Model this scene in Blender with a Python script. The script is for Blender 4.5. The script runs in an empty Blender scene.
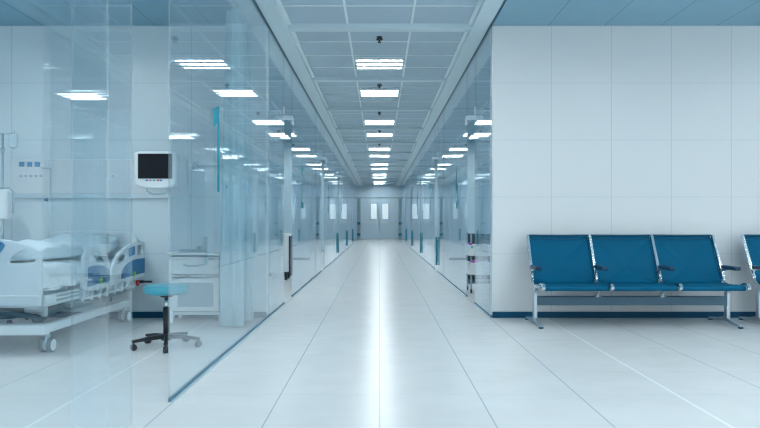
import bpy, bmesh, math, random
from mathutils import Vector, Matrix
random.seed(7)
C = bpy.context.scene.collection
PI = math.pi
F = 650.0; HZ = 221.5; CX = 379.5; EYE = 1.05      # focal length in px, horizon row, centre column, eye height

# ------------------------------------------------------------------ materials
def mat(name, col, rough=0.5, metal=0.0, spec=0.5, noise=0.0, nscale=8.0, coat=0.0):
    m = bpy.data.materials.new(name); m.use_nodes = True
    nt = m.node_tree; b = nt.nodes['Principled BSDF']
    b.inputs['Base Color'].default_value = (*col, 1)
    b.inputs['Roughness'].default_value = rough
    b.inputs['Metallic'].default_value = metal
    b.inputs['Specular IOR Level'].default_value = spec
    b.inputs['Coat Weight'].default_value = coat
    n = nt.nodes.new('ShaderNodeTexNoise'); n.inputs['Scale'].default_value = nscale
    n.inputs['Detail'].default_value = 4
    g = nt.nodes.new('ShaderNodeNewGeometry')
    nt.links.new(g.outputs['Position'], n.inputs['Vector'])
    r = nt.nodes.new('ShaderNodeMapRange')
    r.inputs['To Min'].default_value = 1 - max(noise, .01); r.inputs['To Max'].default_value = 1 + max(noise, .01)
    nt.links.new(n.outputs['Fac'], r.inputs['Value'])
    mx = nt.nodes.new('ShaderNodeVectorMath'); mx.operation = 'SCALE'
    mx.inputs[0].default_value = col
    nt.links.new(r.outputs['Result'], mx.inputs['Scale'])
    nt.links.new(mx.outputs['Vector'], b.inputs['Base Color'])
    return m

def emis(name, col, s):
    m = bpy.data.materials.new(name); m.use_nodes = True
    b = m.node_tree.nodes['Principled BSDF']
    b.inputs['Base Color'].default_value = (*col, 1)
    b.inputs['Emission Color'].default_value = (*col, 1)
    b.inputs['Emission Strength'].default_value = s
    return m

def seam_mat(name, col, seamcol, rough, spec, xp, xo, yp, yo, axes=('X', 'Z'), w=0.004, noise=.03, nscale=2.0, rnoise=0.0, w2=None, special=None, coat=0, aniso=0, bump=0.0):
    """tiled surface: thin seams every xp / yp metres along the two axes (world position)"""
    m = mat(name, col, rough, 0, spec, noise, nscale, coat)
    nt = m.node_tree; b = nt.nodes['Principled BSDF']
    g = nt.nodes.new('ShaderNodeNewGeometry'); s = nt.nodes.new('ShaderNodeSeparateXYZ')
    nt.links.new(g.outputs['Position'], s.inputs[0])
    def M(op, a, bb=None, c=None):
        n = nt.nodes.new('ShaderNodeMath'); n.operation = op
        for i, v in enumerate((a, bb, c)):
            if v is None: continue
            if isinstance(v, (int, float)): n.inputs[i].default_value = v
            else: nt.links.new(v, n.inputs[i])
        return n.outputs[0]
    def line(ax, p, o, ww):
        t = M('SUBTRACT', s.outputs[ax], o); t = M('DIVIDE', t, p)
        t = M('SUBTRACT', t, M('ROUND', t)); t = M('MULTIPLY', M('ABSOLUTE', t), p)
        return M('LESS_THAN', t, ww / 2)
    l = M('MAXIMUM', line(axes[0], xp, xo, w), M('MULTIPLY', line(axes[1], yp, yo, w if w2 is None else w2), .55))
    src = b.inputs['Base Color'].links[0].from_socket
    mx = nt.nodes.new('ShaderNodeMix'); mx.data_type = 'RGBA'
    nt.links.new(l, mx.inputs[0]); nt.links.new(src, mx.inputs[6]); mx.inputs[7].default_value = (*seamcol, 1)
    out = mx.outputs[2]
    if special:                                       # joints at one |x|, coloured pale as a painted reflection highlight
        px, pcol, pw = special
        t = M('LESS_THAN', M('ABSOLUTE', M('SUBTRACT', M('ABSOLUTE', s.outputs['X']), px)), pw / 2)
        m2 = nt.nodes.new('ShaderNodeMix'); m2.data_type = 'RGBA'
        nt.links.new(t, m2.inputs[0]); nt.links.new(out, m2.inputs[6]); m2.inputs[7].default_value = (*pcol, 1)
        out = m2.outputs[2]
    nt.links.new(out, b.inputs['Base Color'])
    if rnoise:
        n = nt.nodes.new('ShaderNodeTexNoise'); n.inputs['Scale'].default_value = 3.5; n.inputs['Detail'].default_value = 6
        mp = nt.nodes.new('ShaderNodeMapping'); mp.inputs['Scale'].default_value = (1, 3, 1)
        nt.links.new(g.outputs['Position'], mp.inputs[0]); nt.links.new(mp.outputs[0], n.inputs['Vector'])
        r = nt.nodes.new('ShaderNodeMapRange'); r.inputs['To Min'].default_value = rough - rnoise; r.inputs['To Max'].default_value = rough + rnoise
        nt.links.new(n.outputs['Fac'], r.inputs['Value']); nt.links.new(r.outputs[0], b.inputs['Roughness'])
    return m

def glass_mat(name, tint, ior=1.5):
    m = bpy.data.materials.new(name); m.use_nodes = True
    nt = m.node_tree; nt.nodes.clear()
    o = nt.nodes.new('ShaderNodeOutputMaterial'); mix = nt.nodes.new('ShaderNodeMixShader')
    t = nt.nodes.new('ShaderNodeBsdfTransparent'); t.inputs[0].default_value = (*tint, 1)
    gl = nt.nodes.new('ShaderNodeBsdfGlossy'); gl.inputs['Roughness'].default_value = 0.0
    gl.inputs['Color'].default_value = (.93, .97, 1, 1)
    fr = nt.nodes.new('ShaderNodeFresnel'); g = nt.nodes.new('ShaderNodeNewGeometry')
    r = nt.nodes.new('ShaderNodeMapRange'); r.inputs['To Min'].default_value = ior; r.inputs['To Max'].default_value = 1 / ior
    nt.links.new(g.outputs['Backfacing'], r.inputs['Value']); nt.links.new(r.outputs[0], fr.inputs['IOR'])
    nt.links.new(fr.outputs[0], mix.inputs[0]); nt.links.new(t.outputs[0], mix.inputs[1]); nt.links.new(gl.outputs[0], mix.inputs[2])
    nt.links.new(mix.outputs[0], o.inputs[0])
    return m

M = {}
M['floor'] = seam_mat('floor_tile', (.745, .765, .765), (.28, .42, .50), .24, .5, .6, 0.0, .6, .35, ('X', 'Y'), .006, .08, 3.0, .06, .003, (1.8, (.95, 1, 1), .012))  # the pale outer joints carry a painted reflection highlight
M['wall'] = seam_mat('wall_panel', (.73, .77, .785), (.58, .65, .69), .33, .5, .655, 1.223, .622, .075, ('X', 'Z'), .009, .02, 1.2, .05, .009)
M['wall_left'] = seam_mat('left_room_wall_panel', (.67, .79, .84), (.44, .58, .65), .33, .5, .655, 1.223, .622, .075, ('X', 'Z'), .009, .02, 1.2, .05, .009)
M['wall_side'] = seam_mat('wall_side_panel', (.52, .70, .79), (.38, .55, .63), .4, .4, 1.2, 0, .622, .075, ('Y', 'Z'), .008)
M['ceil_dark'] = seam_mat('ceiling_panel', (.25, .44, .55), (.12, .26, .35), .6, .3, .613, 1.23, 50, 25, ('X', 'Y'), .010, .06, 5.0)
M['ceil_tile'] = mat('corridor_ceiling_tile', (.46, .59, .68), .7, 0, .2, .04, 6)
M['beam'] = mat('beam_white', (.60, .74, .80), .45, 0, .4, .03, 3)
M['tbar'] = mat('grid_bar', (.75, .86, .9), .4, 0, .4)
M['base'] = mat('baseboard_blue', (.003, .075, .15), .5, 0, .2)
M['glass'] = glass_mat('clear_glass', (.962, .984, .992), 1.56)
M['glass_edge'] = mat('glass_edge', (.74, .88, .92), .3, 0, .5)
_nt = M['glass_edge'].node_tree; _o = _nt.nodes['Material Output']; _mx = _nt.nodes.new('ShaderNodeMixShader'); _tr = _nt.nodes.new('ShaderNodeBsdfTransparent')
_mx.inputs[0].default_value = .2; _nt.links.new(_tr.outputs[0], _mx.inputs[1]); _nt.links.new(_nt.nodes['Principled BSDF'].outputs[0], _mx.inputs[2]); _nt.links.new(_mx.outputs[0], _o.inputs[0])
M['channel'] = mat('channel_metal', (.07, .18, .26), .4, .2)
M['channel2'] = mat('channel_band', (.50, .66, .73), .35, .2)
M['chrome'] = mat('chrome', (.60, .68, .72), .2, 1.0)
M['steel'] = mat('brushed_steel', (.50, .60, .66), .3, .9)
M['alu'] = mat('painted_aluminium', (.62, .74, .80), .35, .35)
M['teal'] = mat('teal_vinyl', (.0, .26, .35), .5, 0, .2)
M['teal2'] = mat('teal_handle', (.01, .25, .34), .35)
M['door'] = mat('door_grey_blue', (.58, .76, .88), .4, 0, .4)
M['doorframe'] = mat('door_frame', (.34, .52, .60), .4)
M['lit'] = emis('lit_window', (.72, .86, .93), .2)
M['tube'] = emis('tube_light', (.97, 1.0, 1.0), 19.0)
M['tube2'] = emis('bright_tube_light', (.92, .98, 1.0), 43.0)
M['fixture'] = mat('fixture_white', (.75, .85, .9), .3)
M['dark'] = mat('dark_plastic', (.015, .03, .045), .4)
M['black'] = mat('black_plastic', (.012, .018, .026), .35)
M['white'] = mat('white_plastic', (.84, .90, .92), .35, 0, .5)
M['bedwhite'] = mat('bed_plastic_white', (.70, .80, .84), .32, 0, .5)
M['footboard'] = mat('footboard_plastic', (.58, .71, .78), .32, 0, .5)
M['bedgrey'] = mat('bed_frame_grey', (.42, .58, .66), .4, .1)
M['bedclear'] = mat('bed_rail_pale', (.72, .82, .87), .25)
M['beddark'] = mat('bed_mechanism', (.06, .12, .16), .5)
M['bedblue'] = mat('bed_blue_plastic', (.01, .20, .43), .35, 0, .3)
M['sheet'] = mat('bed_sheet', (.76, .86, .90), .85, 0, .1, .03, 12)
M['pillow'] = mat('pillow_cotton', (.66, .79, .85), .85, 0, .1, .05, 9)
M['mattress'] = mat('mattress_cover', (.55, .71, .78), .7, 0, .2)
M['green'] = mat('green_button', (.30, .75, .12), .4)
M['red'] = mat('red_button', (.60, .04, .05), .4)
M['seat'] = mat('bench_blue', (.000, .110, .215), .55, 0, .1, .05, 14)
M['seat2'] = mat('bench_blue_piping', (.0, .075, .15), .42)
M['bar'] = mat('bench_beam_grey', (.07, .15, .21), .4, .3)
M['armpad'] = mat('arm_pad', (.004, .045, .10), .4)
M['stool'] = mat('stool_turquoise', (.06, .36, .47), .4, 0, .5, .03, 6)
M['screen'] = mat('monitor_screen', (.008, .012, .018), .4, 0, .15)
M['blue'] = mat('outlet_blue', (.0, .22, .50), .5, 0, .2)
M['grey'] = mat('grey_plastic', (.30, .44, .52), .4)
M['magenta'] = mat('magenta_label', (.55, .12, .60), .5)
M['cyan'] = mat('cyan_label', (.05, .50, .60), .5)
M['orange'] = mat('orange_button', (.70, .25, .08), .5)
M['bag'] = mat('fluid_bag', (.55, .70, .78), .2)
M['curtain'] = mat('curtain_cloth', (.42, .63, .71), .8, 0, .1, .04, 10)
M['panel'] = mat('bedhead_panel', (.70, .76, .80), .35)

# ------------------------------------------------------------------ mesh helpers
class MB:
    def __init__(s): s.bm = bmesh.new(); s.mats = []
    def _mi(s, m):
        if m is None: return 0
        if m not in s.mats: s.mats.append(m)
        return s.mats.index(m)
    def box(s, x0, x1, y0, y1, z0, z1, bev=0, seg=2, m=None, taper=None):
        i = s._mi(m)
        r = bmesh.ops.create_cube(s.bm, size=1); vs = r['verts']
        for v in vs:
            v.co = Vector(((x0 + x1) / 2 + v.co.x * (x1 - x0), (y0 + y1) / 2 + v.co.y * (y1 - y0), (z0 + z1) / 2 + v.co.z * (z1 - z0)))
        fs = {f for v in vs for f in v.link_faces}
        for f in fs: f.material_index = i
        if bev:
            es = list({e for v in vs for e in v.link_edges})
            bmesh.ops.bevel(s.bm, geom=es, offset=bev, segments=seg, affect='EDGES', profile=.5)
        return s
    def cyl(s, p0, p1, r0, r1=None, n=16, m=None, caps=True):
        i = s._mi(m); r1 = r0 if r1 is None else r1
        p0 = Vector(p0); p1 = Vector(p1); d = p1 - p0
        q = Vector((0, 0, 1)).rotation_difference(d.normalized())
        mt = Matrix.Translation((p0 + p1) / 2) @ q.to_matrix().to_4x4()
        before = set(s.bm.faces)
        bmesh.ops.create_cone(s.bm, cap_ends=caps, segments=n, radius1=r0, radius2=r1, depth=d.length, matrix=mt)
        for f in set(s.bm.faces) - before: f.material_index = i; f.smooth = len(f.verts) == 4
        return s
    def sph(s, c, r, sc=(1, 1, 1), m=None, n=16):
        i = s._mi(m); before = set(s.bm.faces)
        mt = Matrix.Translation(c) @ Matrix.Diagonal((*sc, 1))
        bmesh.ops.create_uvsphere(s.bm, u_segments=n, v_segments=n // 2, radius=r, matrix=mt)
        for f in set(s.bm.faces) - before: f.material_index = i; f.smooth = True
        return s
    def tube(s, pts, r, n=10, m=None):
        i = s._mi(m); pts = [Vector(p) for p in pts]; rings = []
        up = None
        for k, p in enumerate(pts):
            d = (pts[min(k + 1, len(pts) - 1)] - pts[max(k - 1, 0)]).normalized()
            a = Vector((1, 0, 0)) if abs(d.x) < .9 else Vector((0, 1, 0))
            if up is None: up = d.cross(a).normalized()
            up = (up - d * up.dot(d)).normalized(); sd = d.cross(up)
            rr = r[k] if isinstance(r, (list, tuple)) else r
            rings.append([s.bm.verts.new(p + (up * math.cos(t) + sd * math.sin(t)) * rr) for t in [2 * PI * j / n for j in range(n)]])
        for a, b in zip(rings, rings[1:]):
            for j in range(n):
                f = s.bm.faces.new((a[j], a[(j + 1) % n], b[(j + 1) % n], b[j])); f.smooth = True; f.material_index = i
        for rg in (rings[0], rings[-1]):
            f = s.bm.faces.new(rg); f.material_index = i
        return s
    def ribbon(s, pts, w, t, ax=(1, 0, 0), m=None):
        """flat bar following pts; w = width along ax, t = thickness in the bend plane"""
        i = s._mi(m); pts = [Vector(p) for p in pts]; ax = Vector(ax); rings = []
        for k, p in enumerate(pts):
            d = (pts[min(k + 1, len(pts) - 1)] - pts[max(k - 1, 0)]).normalized(); nn = d.cross(ax).normalized()
            tt = t[k] if isinstance(t, (list, tuple)) else t
            rings.append([s.bm.verts.new(p + ax * a * w / 2 + nn * b * tt / 2) for a, b in ((-1, -1), (1, -1), (1, 1), (-1, 1))])
        for a, b in zip(rings, rings[1:]):
            for j in range(4):
                f = s.bm.faces.new((a[j], a[(j + 1) % 4], b[(j + 1) % 4], b[j])); f.material_index = i
        s.bm.faces.new(rings[0]); s.bm.faces.new(rings[-1])
        return s
    def quad(s, *p, m=None):
        f = s.bm.faces.new([s.bm.verts.new(q) for q in p]); f.material_index = s._mi(m); return s
    def build(s, name, m, parent=None, bevel=0, subsurf=0, smooth=False):
        bmesh.ops.recalc_face_normals(s.bm, faces=s.bm.faces[:])
        if not s.bm.faces: print('EMPTY', name)
        me = bpy.data.meshes.new(name)
        xs = [v.co for v in s.bm.verts]
        c = Vector(((min(v.x for v in xs) + max(v.x for v in xs)) / 2, (min(v.y for v in xs) + max(v.y for v in xs)) / 2, min(v.z for v in xs)))
        bmesh.ops.translate(s.bm, verts=s.bm.verts[:], vec=-c)
        if smooth:
            for f in s.bm.faces: f.smooth = True
        s.bm.to_mesh(me); s.bm.free()
        for q in (s.mats if s.mats else [m]): me.materials.append(q)
        o = bpy.data.objects.new(name, me); C.objects.link(o)
        o.location = c - (wloc(parent) if parent else Vector((0, 0, 0)))
        if parent: o.parent = parent
        if bevel:
            b = o.modifiers.new('bevel', 'BEVEL'); b.width = bevel; b.segments = 2; b.limit_method = 'ANGLE'
        if subsurf:
            b = o.modifiers.new('sub', 'SUBSURF'); b.levels = subsurf; b.render_levels = subsurf
        return o

def wloc(o):
    v = Vector((0, 0, 0))
    while o: v += o.location; o = o.parent
    return v

def tag(o, label=None, cat=None, group=None, kind=None):
    if label: o['label'] = label
    if cat: o['category'] = cat
    if group: o['group'] = group
    if kind: o['kind'] = kind
    return o

def thing(name, loc, label, cat, group=None):
    o = bpy.data.objects.new(name, None); C.objects.link(o); o.location = loc
    o.empty_display_size = .1
    return tag(o, label, cat, group)

def struct(o, label=None):
    return tag(o, label, None, None, 'structure')

def copy_tree(o, parent=None, loc=None):
    c = o.copy(); C.objects.link(c); c.parent = parent
    if loc is not None: c.location = loc
    for ch in list(o.children): copy_tree(ch, c)
    return c

def smooth_loop(pts, n=6):
    """closed Catmull-Rom through the points"""
    out = []; L = len(pts)
    for i in range(L):
        p0, p1, p2, p3 = [Vector(pts[(i + k - 1) % L]) for k in range(4)]
        for j in range(n):
            t = j / n
            out.append(.5 * ((2 * p1) + (-p0 + p2) * t + (2 * p0 - 5 * p1 + 4 * p2 - p3) * t * t + (-p0 + 3 * p1 - 3 * p2 + p3) * t ** 3))
    return out

def plate(name, m, parent, outer, holes, thick, frame, bev=.004):
    """flat plate with holes; outer / holes are 2D loops, frame maps (u, v, w) to the world"""
    cu = bpy.data.curves.new(name, 'CURVE'); cu.dimensions = '2D'; cu.fill_mode = 'BOTH'
    cu.extrude = thick / 2 - bev; cu.bevel_depth = bev; cu.bevel_resolution = 2; cu.offset = -bev
    for lp in [outer] + holes:
        sp = cu.splines.new('POLY'); sp.points.add(len(lp) - 1); sp.use_cyclic_u = True
        for q, p in zip(sp.points, lp): q.co = (p[0], p[1], 0, 1)
    ob = bpy.data.objects.new('temp_curve', cu); C.objects.link(ob)
    dg = bpy.context.evaluated_depsgraph_get(); dg.update()
    me0 = bpy.data.meshes.new_from_object(ob.evaluated_get(dg))
    mb = MB(); mb.bm.from_mesh(me0)
    bpy.data.objects.remove(ob); bpy.data.curves.remove(cu); bpy.data.meshes.remove(me0)
    bmesh.ops.remove_doubles(mb.bm, verts=mb.bm.verts[:], dist=1e-5)
    for v in mb.bm.verts: v.co = Vector(frame(*v.co))
    for f in mb.bm.faces: f.material_index = 0
    return mb.build(name, m, parent)

# ------------------------------------------------------------------ camera
cam = bpy.data.cameras.new('camera'); co = bpy.data.objects.new('camera', cam); C.objects.link(co)
co.location = (0, 0, EYE); co.rotation_euler = (PI / 2, 0, 0)
cam.sensor_width = 36; cam.lens = F / 760 * 36
cam.shift_x = .5 / 760; cam.shift_y = 7.5 / 760
cam.clip_start = .05; cam.clip_end = 200
cam.dof.use_dof = True; cam.dof.focus_distance = 7.0; cam.dof.aperture_fstop = 2.4
sc = bpy.context.scene; sc.camera = co

# ------------------------------------------------------------------ the setting
G = 1.222                # glass plane
YE = 38.6                # end of the corridor
WD = 7.1                 # depth of the first cross wall
P = 5.3                  # room pitch
ZR = 3.19; ZC = 3.25     # room ceiling, corridor ceiling
XR = 7.5; YB = -3.0
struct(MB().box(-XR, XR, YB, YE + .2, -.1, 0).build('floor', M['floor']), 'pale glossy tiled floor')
c = MB()
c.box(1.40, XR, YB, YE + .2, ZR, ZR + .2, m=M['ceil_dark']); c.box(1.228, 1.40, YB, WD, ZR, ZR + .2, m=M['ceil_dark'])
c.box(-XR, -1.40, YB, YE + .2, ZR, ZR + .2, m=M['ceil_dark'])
c.box(-1.03, 1.03, YB, YE + .2, ZC, ZC + .14, m=M['ceil_tile'])
struct(c.build('ceiling', None), 'blue grey ceiling with a recessed tiled strip over the corridor')
tn = 0
for s in (-1, 1):
    tn += 1
    a, b = sorted((s * 1.02, s * 1.205))
    struct(MB().box(a, b, YB, YE, ZR - .004, ZC + .14, .008).build('trim_%d' % tn, M['beam']), 'white lengthwise ceiling beam on the %s of the corridor' % ('left' if s < 0 else 'right'))
    tn += 1
    a, b = sorted((s * 1.245, s * 1.41))
    struct(MB().box(a, b, YB if s < 0 else WD, YE, ZR - .004, ZC + .12, .006).build('trim_%d' % tn, M['beam'] if s < 0 else M['ceil_tile']))
    # dark shadow joint that holds the glass heads
    tn += 1
    a, b = sorted((s * 1.205, s * 1.245))
    struct(MB().box(a, b, YB, YE, ZR + .012, ZC + .1).build('trim_%d' % tn, M['channel']))
bays = [7.22 + P / 2 * k for k in range(-4, 12)]
for y in bays:
    if y > YE or y < YB: continue
    tn += 1
    struct(MB().box(-1.02, 1.02, y, y + .13, ZR + .004, ZC + .02, .006).build('trim_%d' % tn, M['beam']))
# suspended ceiling grid (one lengthwise lattice)
g = MB()
for x in (-.355, .355): g.box(x - .012, x + .012, YB, YE, ZC - .008, ZC + .01)
for y0 in bays:
    for k in (1, 2, 3):
        yy = y0 + .065 + k * .6625
        if yy < YE: g.box(-1.02, 1.02, yy - .010, yy + .010, ZC - .006, ZC + .01)
for x in (-1.0, 1.0): g.box(x - .02, x + .02, YB, YE, ZC - .02, ZC + .01)
tn += 1
struct(g.build('trim_%d' % tn, M['tbar']), 'pale grid bars between the corridor ceiling tiles')

# walls
sides = {'left': -1, 'right': 1}
wn = 0
for k in range(6):
    y = WD + P * k
    for side, s in sides.items():
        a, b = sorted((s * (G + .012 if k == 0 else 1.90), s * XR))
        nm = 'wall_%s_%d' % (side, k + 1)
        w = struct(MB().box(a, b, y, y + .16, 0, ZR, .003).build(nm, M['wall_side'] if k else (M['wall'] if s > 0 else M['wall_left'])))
        if k < 3:
            struct(MB().box(*sorted((s * (G + .010 if k == 0 else 1.895), s * XR)), y - .012, y, 0, .066, .002).build('baseboard_%s_%d' % (side, k + 1), M['base']))
# pier at the end of the left cross wall
struct(MB().box(-1.40, -G - .012, WD - .03, WD, .066, ZR, .004).build('trim_40', M['wall_left']), 'white pier at the corridor end of the cross wall')
for side, s in sides.items():
    a, b = sorted((s * XR, s * (XR + .1)))
    y0 = YB if s < 0 else WD
    struct(MB().box(a, b, y0, YE, 0, ZR).build('wall_%s' % side, M['wall_side']))
# end wall of the corridor
struct(MB().box(-XR, XR, YE, YE + .2, 0, ZC + .1).build('wall_far', M['door']), 'blue grey wall closing the corridor')
# end doors
DH = 2.42
fr = MB()
fr.box(-1.20, -1.13, YE - .08, YE, 0, DH + .08, .004).box(1.13, 1.20, YE - .08, YE, 0, DH + .08, .004).box(-1.13, 1.13, YE - .08, YE, DH, DH + .08, .004)
struct(fr.build('trim_41', M['doorframe']), 'dark frame around the double door')
dn = 0
for s in (-1, 1):
    dn += 1
    a, b = sorted((s * .012, s * 1.125))
    d = struct(MB().box(a, b, YE - .06, YE - .005, .01, DH - .005, .004).build('door_%d' % dn, M['door']), 'grey blue leaf of the double door at the corridor end')
    a, b = sorted((s * .16, s * .52))
    f = MB().box(a - .03, b + .03, YE - .072, YE - .055, 1.17, 2.14, .004).build('window_frame', M['doorframe'], d)
    MB().box(a, b, YE - .078, YE - .066, 1.2, 2.11).build('window_pane', M['lit'], f)
    a, b = sorted((s * .10, s * 1.02))
    MB().box(a, b, YE - .085, YE - .058, .90, .99, .006).build('push_bar', M['alu'], d)
    MB().box(*sorted((s * .03, s * .07)), YE - .10, YE - .06, .6, 1.9, .006).build('pull_handle', M['alu'], d)
    for z in (.86, .2):
        MB().box(*sorted((s * 1.12, s * 1.22)), YE - .30, YE - .1, z, z + .16, .01).build('door_holder', M['teal2'], d)

# ------------------------------------------------------------------ glass fronts
def xq(s, a, b): return sorted((s * a, s * b))
def stroke_poly(mb, s, pts, w, y0, z0, sx, sz, off):
    """digit strokes as flat vinyl ribbons on the glass; u runs left to right as read from the corridor"""
    # left glass: u -> +y ; right glass: u -> -y
    prev = None
    P2 = [Vector((p[0], p[1])) for p in pts]
    L = []; R = []
    for i, p in enumerate(P2):
        d1 = (P2[i] - P2[i - 1]).normalized() if i else (P2[1] - P2[0]).normalized()
        d2 = (P2[i + 1] - P2[i]).normalized() if i < len(P2) - 1 else d1
        d = (d1 + d2).normalized(); n = Vector((-d.y, d.x)); k = 1 / max(.5, d.dot(d1))
        L.append(p + n * w / 2 * k); R.append(p - n * w / 2 * k)
    def W(q, o): return Vector((off + o, y0 + (q.x * sx if s < 0 else -q.x * sx), z0 + q.y * sz))
    t = .0015 * -s
    for a in range(len(P2) - 1):
        bot = [W(q, 0) for q in (L[a], R[a], R[a + 1], L[a + 1])]; top = [W(q, t) for q in (L[a], R[a], R[a + 1], L[a + 1])]
        vb = [mb.bm.verts.new(q) for q in bot]; vt = [mb.bm.verts.new(q) for q in top]
        mb.bm.faces.new(vt); mb.bm.faces.new(vb[::-1])
        for j in range(4): mb.bm.faces.new((vb[j], vb[(j + 1) % 4], vt[(j + 1) % 4], vt[j]))

def arc(cx, cy, rx, ry, a0, a1, n=12):
    return [(cx + rx * math.cos(math.radians(a0 + (a1 - a0) * i / n)), cy + ry * math.sin(math.radians(a0 + (a1 - a0) * i / n))) for i in range(n + 1)]
DIG = {
 '1': [[(.5, 0), (.5, 1)], [(.12, .80), (.5, .95)]],
 '2': [arc(.5, .76, .34, .2, 170, -20) + [(.2, .08), (.16, .06)], [(.1, .05), (.9, .05)]],
 '3': [arc(.5, .75, .34, .2, 150, -90), arc(.5, .27, .36, .23, 90, -150)],
 '4': [[(.72, 0), (.72, 1)], [(.72, .98), (.12, .3)], [(.08, .28), (.95, .28)]],
 '5': [[(.85, .95), (.2, .95)], [(.2, .95), (.2, .56)] , arc(.48, .3, .34, .27, 130, -150)],
 '6': [arc(.5, .28, .33, .25, 0, 360, 20), [(.17, .30), (.22, .62), (.62, .97)]],
 '7': [[(.1, .95), (.9, .95)], [(.86, .93), (.4, 0)]],
 '8': [arc(.5, .28, .34, .25, 0, 360, 20), arc(.5, .75, .30, .21, 0, 360, 20)],
}
winn = 0
def pane(s, y0, y1, z0=.022, z1=ZR + .012, label=None, channel=True, number=None, ny=None):
    global winn; winn += 1
    x0, x1 = xq(s, G - .006, G + .006)
    mb = MB(); mb._mi(M['glass']); mb._mi(M['glass_edge'])
    mb.box(x0, x1, y0, y1, z0, z1)
    mb.bm.faces.ensure_lookup_table()
    mb.bm.normal_update()
    for f in mb.bm.faces: f.material_index = 0 if abs(f.normal.x) > .5 else 1
    o = struct(mb.build('window_%d' % winn, None), label)
    if channel:
        ch = MB().box(*xq(s, G - .008, G + .008), y0, y1, 0, .024, .002, m=M['channel']).build('bottom_channel', M['channel'], o)
        MB().box(*xq(s, G - .026, G - .008), y0, y1, 0, .006, .001).build('channel_band', M['channel2'], ch)  # pale strip standing in for the shadow and reflection band along the channel
    if number:
        n = MB()
        if number == '1':
            # tall thin stem with a broad slanted flag at its head
            off = s * (G - .0065)
            t = -s * .0015
            def prism(pts):
                a = [n.bm.verts.new((off, q[0], q[1])) for q in pts]; b = [n.bm.verts.new((off + t, q[0], q[1])) for q in pts]
                n.bm.faces.new(a); n.bm.faces.new(b[::-1])
                for j in range(len(pts)): n.bm.faces.new((a[j], a[(j + 1) % len(pts)], b[(j + 1) % len(pts)], b[j]))
            prism([(4.87, 1.275), (4.935, 1.275), (4.935, 1.915), (4.90, 1.925), (4.87, 1.895)])
            prism([(4.75, 1.87), (4.875, 1.915), (4.875, 1.80), (4.83, 1.765), (4.75, 1.745)])
        else:
            for st in DIG[number]:
                stroke_poly(n, s, st, .16 if number == '6' else .15, ny, 1.275, .36 * -1 * s * (1 if s < 0 else -1) if False else .36, .64, s * (G - .0065))
        n.build('number', M['teal'], o)
    return o

HD = 2.40   # head height of the door openings
def leaf(s, y0, y1, label, handle=False, nm=None):
    global dn; dn += 1
    x0, x1 = xq(s, G + .045, G + .055)
    mb = MB(); mb._mi(M['glass']); mb._mi(M['glass_edge'])
    mb.box(x0, x1, y0, y1, .015, HD + .04); mb.bm.normal_update()
    for f in mb.bm.faces: f.material_index = 0 if abs(f.normal.x) > .5 else 1
    d = struct(mb.build('door_%d' % dn, None), label)
    if handle:
        MB().cyl((s * (G - .05), y0 + .07, .15), (s * (G - .05), y0 + .07, .73), .045, n=12).build('pull_handle', M['teal2'], d)
    MB().box(*xq(s, G + .04, G + .06), y0, y1, HD + .03, HD + .07, .004).build('top_rail', M['channel2'], d)
    return d

def header(s, y0, y1):
    global tn; tn += 1
    h = struct(MB().box(*xq(s, G - .012, G + .012), y0 - .02, y1 + .02, HD + .003, HD + .014, .001).build('trim_%d' % (100 + tn), M['grey']))
    for yy in (y0,):
        k_ = MB().box(*xq(s, G - .115, G + .02), yy - .01, yy + .03, HD - .05, HD + .003, .005).box(*xq(s, G - .012, G + .012), yy - .012, yy + .012, HD, HD + .12, .003)
        k_.box(*xq(s, G - .125, G - .10), yy, yy + .02, HD - .12, HD - .03, .003).build('glass_clamp', M['alu'], h)

gaps = [3.0 + P * k for k in range(7)]     # door openings, .78 wide
nums = {('L', 0): '1', ('L', 1): '2', ('L', 2): '3', ('L', 3): '4', ('R', 1): '6', ('R', 2): '7', ('R', 3): '8'}
for s, key, side in ((-1, 'L', 'left'), (1, 'R', 'right')):
    start = YB if s < 0 else WD
    # pane before the first opening on this side
    first = 0 if s < 0 else 1
    y = start
    for k in range(first, 7):
        g0 = gaps[k] - (.08 if k == 0 else 0); g1 = gaps[k] + .78
        if y < g0 and y < YE:
            if g0 - y > 3.4:
                mid = WD + .08 + P * (k - 1)
                num = nums.get((key, k - 1))
                pane(s, y, mid - .004, number=num, ny=(4.76 + P * (k - 1)) if s < 0 else (5.10 + P * (k - 1)))
                pane(s, mid + .004, g0)
            else:
                pane(s, y, g0)
        pane(s, g0, g1, HD + .015, ZR + .012, channel=False)
        header(s, g0, g1)
        if k == 0: leaf(s, 2.69, 3.33, 'frameless glass sliding door standing half open in the left glass wall')
        else: leaf(s, g0 - .62, g0 + .10 + .0, None)
        y = g1
    pane(s, y, YE - .09)
# teal pulls on the door posts further down
for side, s, ks in (('right', 1, (2, 3, 4, 5)), ('left', -1, (3, 4, 5))):
    for i, k in enumerate(ks):
        yy = gaps[k]
        o = MB().box(*xq(s, G - .045, G - .015), yy - .05, yy + .09, .14, .73, .008).box(*xq(s, G - .018, G - .006), yy - .02, yy + .0, .2, .67).build('pull_handle', M['teal2'])
        tag(o, 'vertical teal pull bar on the %s glass wall, %s from the camera' % (side, ['nearest', 'second', 'third', 'farthest'][i] if side == 'right' else ['nearest', 'second', 'farthest'][i]), 'door handle', 'teal pull bars along the glass walls')

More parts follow.
